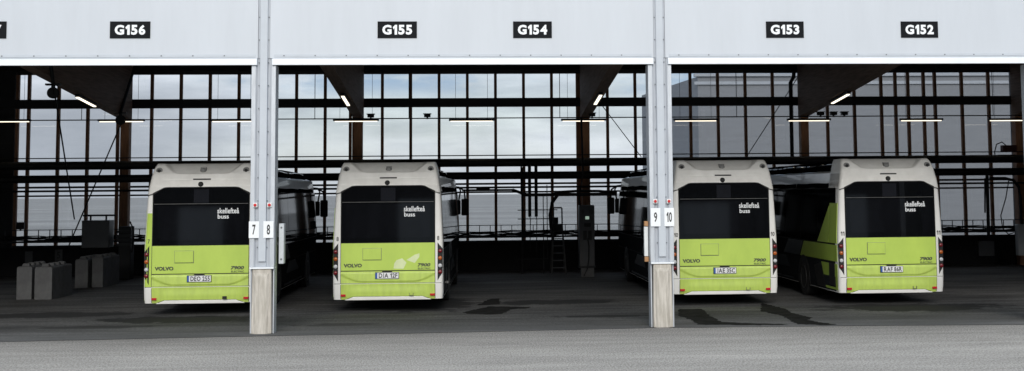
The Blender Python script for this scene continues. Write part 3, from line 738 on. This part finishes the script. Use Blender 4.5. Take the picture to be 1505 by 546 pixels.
for x, where in ((-3.30, 'above the left half of bus 8'), (-1.37, 'above the right half of bus 8'), (4.32, 'beside the column by the charging post'), (12.38, 'left of three above bus 11'), (12.84, 'middle of three above bus 11'), (13.23, 'right of three above bus 11')):
    o = MB().box(-.11, .11, -.1, .1, .0, .10).box(-.14, .14, -.12, .12, .10, .125).box(-.03, .03, -.03, .03, -.07, .0).build('sensor_box', M['black'], bevel=.006); o.location = (x, 19, 5.36)
    tag(o, 'small dark sensor box on the trunking ' + where, 'sensor', 'sensor boxes on the trunking')
# droppers between ceiling and trunking
for i, (x, lab) in enumerate(((-13.0, 'leftmost bay'), (-5.2, 'bay of bus 8, left side'), (-2.0, 'bay of bus 8, right side'), (1.0, 'middle of the empty space'), (3.2, 'just left of the charging post'), (9.4, 'over bus 10'), (18.6, 'right of bus 11'))):
    o = MB().tube([(x, 19, 5.335), (x, 19, 7.38)], .012, 6).build('suspension_wire', M['black']); tag(o, 'thin suspension wire from roof to trunking, ' + lab, 'wire', 'suspension wires')

# ------------------------------------------------------------------ left bay: concrete blocks, cables, hanging cabinet
def cast_block(x0, x1, y0, L, h, lab, lean=0):
    o = empty('concrete_block', ((x0 + x1) / 2, y0, 0), lab, 'concrete block', 'concrete blocks on the left', lean)
    w = (x1 - x0) / 2
    m = MB(); n = 8
    pr = [(-w, 0), (w, 0), (w, h * .96), (w - .03, h), (-w + .03, h), (-w, h * .96)]
    fr = [(-w, 0), (-w * .35, 0), (-w * .25, .04), (w * .25, .04), (w * .35, 0), (w, 0)]
    vs = [(x, 0, z) for x, z in pr] + [(x, L, z) for x, z in pr]; k = len(pr)
    m.add(vs, [tuple(range(k)), tuple(range(k, 2 * k))] + [(i, (i + 1) % k, (i + 1) % k + k, i + k) for i in range(k)])
    m.build('block', M['block'], o, bevel=.015)
    for i in range(4):
        y = L * (i + .5) / 4
        MB().add([(-.11, y - .11, h - .002), (.11, y - .11, h - .002), (.11, y + .11, h - .002), (-.11, y + .11, h - .002), (-.08, y - .08, h + .08), (.08, y - .08, h + .08), (.08, y + .08, h + .08), (-.08, y + .08, h + .08)],
                 [(3, 2, 1, 0), (4, 5, 6, 7), (0, 1, 5, 4), (1, 2, 6, 5), (2, 3, 7, 6), (3, 0, 4, 7)]).build('stud', M['block'], o, bevel=.02)
    return o
cast_block(-12.02, -11.62, 9.95, 1.6, .88, 'grey concrete block with studs, far left of front pair', 0)
cast_block(-11.52, -11.06, 9.85, 1.7, .87, 'grey concrete block with studs, right of front pair', R(-1))
cast_block(-11.75, -11.37, 14.3, 1.7, .86, 'grey concrete block with studs, left of rear pair', 0)
cast_block(-11.31, -10.98, 14.5, 1.8, .90, 'grey concrete block with studs, right of rear pair', R(-1))

def pulley(x, y, z, lab, end, arm=None):
    o = empty('pulley_cable', (x, y, z), lab, 'cable pulley', 'pulley cables in the left bay')
    MB().lathe((0, 0, -.15), 'y', [(.03, -.05), (.16, -.05), (.13, 0), (.16, .05), (.03, .05)], 18).build('pulley_wheel', M['black'], o)
    MB().box(-.03, .03, -.09, -.06, -.22, .1).box(-.03, .03, .06, .09, -.22, .1).box(-.2, .2, -.09, .09, .06, .11).build('bracket', M['black'], o)
    e = Vector(end) - Vector((x, y, z)); MB().tube([(.05, 0, -.2), tuple(e)], .022, 8).build('cable', M['black'], o)
    if arm: MB().tube([(0, 0, .1), arm], .05, 8).build('arm', M['black'], o)
pulley(-11.50, 11.0, 5.78, 'pulley with taut cable under the left beam, nearer one', (-12.7, 17.4, 2.02), (-.02, -.4, 1.0))
pulley(-11.53, 18.3, 5.42, 'pulley with taut cable at the rear end of left beam', (-13.05, 18.0, 1.1), (.05, 1.45, 1.7))
o = MB().box(-12.55, -11.67, 17.7, 18.3, 1.07, 1.96).build('hanging_cabinet', M['cab'], bevel=.02); tag(o, 'dark grey cabinet hung above the rear concrete blocks', 'cabinet')
MB().tube([(-12.6, 18, 2.12), (-11.55, 18, 2.12)], .03, 8).tube([(-12.35, 18, 1.96), (-12.35, 18, 2.14)], .03, 8).tube([(-11.85, 18, 1.96), (-11.85, 18, 2.14)], .03, 8).build('handle_bar', M['black'], o)
o = MB().box(-11.45, -11.05, 18.0, 18.5, 0, 1.75).build('charging_post', M['black'], bevel=.03)
tag(o, 'black charging post at the left wooden column', 'charging post')
for k in range(4): MB().box(-11.5, -11.0, 17.92, 18.0, 1.12 + k * .14, 1.20 + k * .14).build('louvre', M['steel_dark'], o)
MB().tube([(-11.08, 18.0, 1.9), (-10.96, 17.9, 1.7), (-10.93, 17.9, 1.3), (-11.0, 17.95, .9)], .03, 8).build('hose', M['black'], o)
for x, z0, txt, lab in ((-15.05, .22, None, 'blank number plate on the dark plinth at far left'), (-14.05, .27, '5', 'dim number plate 5 on the dark rear plinth')):
    o = MB().box(-.13, .13, 0, .01, 0, .38).build('number_plate', M['cab'] if not txt else M['block']); o.location = (x, D - .1, z0 + .28); tag(o, lab, 'sign')
    if txt: text(txt, (0, -.001, .19), .12, .24, M['paint_dark'], o, name='digit', bold=.02)
for x, y, z, lab in ((-15.0, 19.25, 1.66, 'small dark box standing on the cable ladder, far left'), (-4.3, 19.25, 1.64, 'small dark box on the cable ladder beside bus 7'), (3.0, 19.3, 1.64, 'small dark box on the cable ladder behind the stepladder'), (14.3, 19.25, 1.5, 'small dark box on the cable ladder right of bus 11')):
    o = MB().box(-.13, .13, -.06, .06, 0, .24).box(-.03, .03, -.03, .03, -.05, 0).build('junction_box', M['black'], bevel=.01); o.location = (x, y, z); tag(o, lab, 'junction box', 'junction boxes on the cable ladder')

# ------------------------------------------------------------------ middle bay: charging gear
ch = empty('charging_post', (3.865, 16.2, 0), 'grey charging post marked 9 and 10 with lit screen', 'charging post')
MB().box(-.25, .25, 0, .45, .36, 2.32).build('cabinet', M['charger'], ch, bevel=.02); MB().box(-.2, .22, .02, .43, 0, .30).build('plinth', M['block'], ch, bevel=.01)
MB().box(-.27, .27, -.02, .47, .30, .36).build('base_plate', M['black'], ch)
MB().box(-.05, .07, -.012, .02, 1.86, 1.96).build('screen', M['screen'], ch); MB().box(-.09, .12, -.012, .0, 1.62, 1.74).build('keypad', M['black'], ch)
MB().box(-.13, -.01, -.03, .0, 1.2, 1.5).box(.03, .15, -.03, .0, 1.2, 1.5).build('plug_holder', M['black'], ch)
MB().tube([(.02, -.03, 1.25), (.05, -.09, 1.0), (.04, -.1, .6), (.0, -.1, .3), (-.12, -.08, .05)], .018, 8).build('charging_cable', M['black'], ch)
text('9', (-.13, -.001, 2.1), .08, .15, M['paint_dark'], ch, name='digit', bold=.02); text('10', (.13, -.001, 2.1), .12, .15, M['paint_dark'], ch, name='digit', bold=.02)
MB().tube([(-.2, .25, 2.32), (-.22, .4, 2.5), (-.05, .8, 3.4), (-.05, 1.2, 5.2)], .035, 8).build('riser_pipe', M['black'], ch)
arm = empty('cable_boom', (1.8, 17.6, 2.7), 'black overhead cable boom between bus 8 and the charging post', 'cable boom')
MB().box(-1.97, -.25, -.06, .06, .10, .17).build('left_rail', M['black'], arm); MB().tube([(-.3, 0, .14), (.1, 0, -.01), (.3, 0, -.03)], .05, 8).build('link', M['black'], arm)
MB().box(.05, 3.2, -.08, .08, -.09, .02).build('right_rail', M['black'], arm); MB().tube([(.95, -.05, -.05), (1.3, -.05, .05), (1.9, -.05, .08), (2.6, -.05, .07), (3.2, -.05, .0)], .045, 8).build('cable_bundle', M['black'], arm)
MB().tube([(1.45, -.08, .05), (1.2, -.08, -.05), (1.02, -.08, -.3), (.95, -.08, -.7), (.98, -.08, -1.1), (1.02, -.08, -1.35)], .06, 10).build('drooping_hose', M['black'], arm, smooth=True)
MB().tube([(0, 0, .02), (0, 0, 1.05)], .03, 8).build('hanger', M['black'], arm); MB().tube([(2.9, 0, .02), (2.9, 0, 1.05)], .012, 6).build('hanger', M['black'], arm)
MB().box(-1.5, -1.05, -.08, .08, .17, .21).build('clamp', M['black'], arm)
for x, lab in ((2.1, 'left of two black hanging tubes beside the stepladder'), (2.32, 'right of two black hanging tubes beside the stepladder')):
    o = MB().tube([(x, 18.2, 1.93), (x, 18.2, 3.75)], .055, 10).build('hanging_tube', M['black'], smooth=True); tag(o, lab, 'tube', 'black hanging tubes')
    MB().tube([(x, 18.2, 1.93), (x + .02, 18.2, 1.86), (x, 18.2, .75)], .015, 6).build('pull_rod', M['black'], o)
sf = empty('pipe_rack', (1.85, 18.4, 0), 'slim dark pipe rack standing behind the hanging tubes', 'rack')
MB().tube([(0, 0, 0), (0, 0, 3.6)], .03, 8).build('post', M['black'], sf); MB().tube([(.85, 0, .5), (.85, 0, 3.0)], .015, 6).build('post', M['black'], sf); MB().tube([(.72, 0, .0), (.72, 0, 2.7)], .015, 6).build('post', M['black'], sf)
for z in (2.15, 1.85, 1.3, 1.1, .5): MB().tube([(-.15, 0, z), (1.2 if z > 2 else .9, 0, z)], .018, 6).build('crossbar', M['black'], sf)
ld = empty('stepladder', (3.05, 17.8, 0), 'grey folding stepladder left of the charging post', 'stepladder')
for s in (-1, 1):
    MB().tube([(s * .24, 0, 0), (s * .15, .45, 1.6), (s * .14, .45, 2.22)], .025, 8).build('front_rail', M['ladder'], ld); MB().tube([(s * .24, 1.0, 0), (s * .16, .5, 1.55)], .02, 8).build('rear_rail', M['ladder'], ld)
MB().tube([(-.14, .45, 2.22), (.14, .45, 2.22)], .025, 8).build('top_bar', M['ladder'], ld)
for k in range(6):
    t = .14 + k * .15; MB().box(-.24 + .09 * t, .24 - .09 * t, .45 * t - .04, .45 * t + .05, 1.6 * t - .015, 1.6 * t + .015).build('tread', M['ladder'], ld)
MB().box(-.17, .17, .42, .47, 1.42, 1.68).build('tool_tray', M['black'], ld)

# right bay
cab = empty('wall_cabinet', (19.12, 18, .43), 'white wall cabinet with pipe at the right edge', 'cabinet')
MB().box(-.2, .28, 0, .25, 0, 1.07).build('cabinet', M['cab_lt'], cab, bevel=.015); MB().tube([(-1.05, .2, 2.66), (-.5, .2, 2.66), (-.2, .2, 2.58), (-.02, .2, 2.35), (.02, .2, 2.0), (.02, .2, 1.07)], .05, 10).build('bent_pipe', M['black'], cab, smooth=True)
o = MB().box(18.32, 18.9, D - .35, D - .09, .32, .85).build('grey_box', M['cab'], bevel=.01); tag(o, 'flat grey box on the plinth near right edge', 'box')
o = MB().box(18.75, 19.25, 18.6, 18.85, 4.02, 4.25).build('pipe_junction_box', M['rust'], bevel=.01); tag(o, 'rust red box with looped cable above the pipes', 'box')
MB().tube([(18.85, 18.6, 4.25), (18.7, 18.55, 4.36), (18.5, 18.55, 4.28), (18.42, 18.55, 4.0), (18.45, 18.55, 3.7)], .02, 8).build('looped_cable', M['black'], o)
MB().tube([(18.55, 18.6, 3.9), (19.2, 18.6, 3.9)], .02, 6).build('bracket', M['black'], o)
o = MB().tube([(18.1, 18.5, 3.2), (18.08, 18.5, 1.1)], .06, 10).tube([(18.02, 18.5, 3.1), (17.98, 18.5, 1.9)], .03, 8).build('drop_pipe', M['black'], smooth=True); tag(o, 'vertical dark drop pipe left of the white wall cabinet', 'pipe')
o = MB().tube([(18.85, 18.4, 3.1), (18.7, 18.4, 2.4), (18.5, 18.4, 1.8), (18.55, 18.4, 1.35), (18.75, 18.4, 1.15), (18.95, 18.4, 1.2)], .02, 8).build('hanging_cable', M['black'], smooth=True); tag(o, 'slack black cable hanging beside the drop pipe', 'cable')
o = MB().tube([(11.72, 20.0, 7.1), (11.72, 20.1, 6.8), (11.6, 20.1, 6.6), (11.6, 20.1, 3.9)], .07, 10).build('downpipe', M['black'], smooth=True); tag(o, 'black downpipe beside the column above bus 10', 'downpipe')
for (a, b, lab) in (((11.75, 19.6, 6.75), (9.85, 19.6, 3.95), 'diagonal brace cable right of the right pillar'), ((4.75, 19.6, 5.75), (6.1, 19.6, 3.95), 'diagonal brace cable left of the right pillar')):
    o = MB().tube([a, b], .016, 6).build('brace_cable', M['black']); tag(o, lab, 'cable', 'diagonal brace cables')

# ------------------------------------------------------------------ outside, behind the rear windows
nb = empty('neighbouring_building', (0, 45, 0), 'grey sided building with pale parapet beyond right windows', 'building')
bm = MB(); foot = [(12.5, 0), (60, 0), (60, 25), (11.2, 14)]; k = 4; ht = 9.0
bm.add([(x, y, 0) for x, y in foot] + [(x, y, ht) for x, y in foot], [(0, 1, 5, 4), (1, 2, 6, 5), (2, 3, 7, 6), (3, 0, 4, 7), (4, 5, 6, 7)])
bm.build('walls', M['bldg'], nb)
MB().box(12.3, 60.2, -.12, .1, 8.55, 8.72).build('parapet_trim', M['bldg_lt'], nb); MB().box(12.3, 60.2, -.16, .2, 9.0, 9.15).build('coping', M['bldg_lt'], nb)

oh = empty('facing_hall', (0, -64, 0), 'dark workshop hall across the yard, seen only as a reflection', 'building')  # added out of view to keep low sky out of the bus windows
MB().box(-75, 75, -12, 0, 0, 13).build('walls', M['depot_far'], oh)
MB().box(-75.3, 75.3, -12.3, .3, 13, 13.3).build('roof', M['steel_dark'], oh)
for k in range(12): MB().box(-70 + k * 12 + (k % 3) * .8, -66 + k * 12 + (k % 2) * 1.6, .0, .05, .0, 3.4 + (k % 3) * .5).build('door', M['cab_lt'] if k in (4, 5, 7, 8) else M['cab'], oh)  # panels on the added hall, some pale to give faint reflected shapes

# ------------------------------------------------------------------ camera
cam = bpy.data.cameras.new('Camera'); co = bpy.data.objects.new('Camera', cam); COL.objects.link(co)
yaw, pit, rol = .0703, .0845, -.0090
fw = Vector((math.sin(yaw) * math.cos(pit), math.cos(yaw) * math.cos(pit), math.sin(pit))); r = Vector((math.cos(yaw), -math.sin(yaw), 0)); u = r.cross(fw)
r2 = r * math.cos(rol) + u * math.sin(rol); u2 = -r * math.sin(rol) + u * math.cos(rol)
mw = Matrix(((r2.x, u2.x, -fw.x, .1648), (r2.y, u2.y, -fw.y, -26.974), (r2.z, u2.z, -fw.z, 2.725), (0, 0, 0, 1)))
co.matrix_world = mw
cam.sensor_width = 36; cam.lens = 1956.79 / 1505 * 36; cam.shift_x = (752.5 - 830.87) / 1505; cam.shift_y = (117.88 - 273) / 1505
cam.clip_end = 6000; scene.camera = co

# ------------------------------------------------------------------ light
SUN_EL, SUN_AZ = 26, 181      # azimuth clockwise from +y (behind the camera)
w = bpy.data.worlds.new('World'); scene.world = w; w.use_nodes = True
N, L = w.node_tree.nodes, w.node_tree.links
bg = N['Background']; bg.inputs['Strength'].default_value = .1
sky = N.new('ShaderNodeTexSky'); sky.sky_type = 'NISHITA'; sky.sun_disc = False; sky.sun_elevation = R(SUN_EL); sky.sun_rotation = R(SUN_AZ)
tc = N.new('ShaderNodeTexCoord')
def wn(sc, scale, det=8):
    mp = N.new('ShaderNodeMapping'); mp.inputs['Scale'].default_value = sc; L.new(tc.outputs['Generated'], mp.inputs['Vector'])
    no = N.new('ShaderNodeTexNoise'); no.inputs['Scale'].default_value = scale; no.inputs['Detail'].default_value = det; no.inputs['Roughness'].default_value = .6
    L.new(mp.outputs[0], no.inputs['Vector']); return no.outputs['Fac']
def mr(src, a, b, c_, d, smooth=False):
    m = N.new('ShaderNodeMapRange'); m.inputs['From Min'].default_value = a; m.inputs['From Max'].default_value = b; m.inputs['To Min'].default_value = c_; m.inputs['To Max'].default_value = d
    if smooth: m.interpolation_type = 'SMOOTHSTEP'
    L.new(src, m.inputs['Value']); return m.outputs[0]
def ma(op, a, b):
    m = N.new('ShaderNodeMath'); m.operation = op
    for k, v in enumerate((a, b)):
        if isinstance(v, (int, float)): m.inputs[k].default_value = v
        else: L.new(v, m.inputs[k])
    return m.outputs[0]
def cmix(fac, a, b, kind='MIX'):
    m = N.new('ShaderNodeMix'); m.data_type = 'RGBA'; m.blend_type = kind
    for nm, v in (('Factor', fac), ('A', a), ('B', b)):
        if isinstance(v, (int, float)): m.inputs[nm].default_value = v
        elif isinstance(v, tuple): m.inputs[nm].default_value = (*v, 1)
        else: L.new(v, m.inputs[nm])
    return m.outputs['Result']
sx = N.new('ShaderNodeSeparateXYZ'); L.new(tc.outputs['Generated'], sx.inputs[0])
cover = mr(wn((1, 1, 4), 2.6), .36, .6, .6, 1)
col = cmix(cover, sky.outputs['Color'], (7.8, 8.1, 8.5))
fine = wn((1, 1, 5), 9)
col = cmix(1., col, cmix(mr(fine, .33, .66, 0, 1), (.76, .775, .80), (1.12, 1.12, 1.12)), 'MULTIPLY')
# blue gaps between the clouds, higher up
blue = ma('MULTIPLY', mr(sx.outputs['Z'], .068, .085, 0, 1, True), mr(wn((1, 1, 3.5), 7), .44, .58, 0, .8, True))
col = cmix(blue, col, (3.6, 5.0, 6.6))
# a darker bank of cloud low on the left
bank = ma('MULTIPLY', mr(sx.outputs['X'], -.12, -.27, 0, 1, True), mr(sx.outputs['Z'], .085, .06, 0, 1, True))
col = cmix(ma('MULTIPLY', bank, mr(sx.outputs['Y'], 0, .2, 0, 1)), col, cmix(mr(fine, .3, .7, 0, 1), (4.0, 4.3, 4.7), (5.3, 5.6, 6.0)))
L.new(col, bg.inputs['Color'])
sd = bpy.data.lights.new('Sun', 'SUN'); sd.energy = 1.5; sd.angle = R(28); sd.color = (1, .95, .87)
so = bpy.data.objects.new('Sun', sd); COL.objects.link(so)
az = R(SUN_AZ); el = R(SUN_EL)
dirv = Vector((math.sin(az) * math.cos(el), math.cos(az) * math.cos(el), math.sin(el)))
so.rotation_euler = dirv.to_track_quat('Z', 'Y').to_euler()
scene.view_settings.view_transform = 'Standard'; scene.view_settings.look = 'None'; scene.view_settings.exposure = .55; scene.view_settings.gamma = 1
scene.render.engine = 'CYCLES'
scene.cycles.max_bounces = 8; scene.cycles.transparent_max_bounces = 16
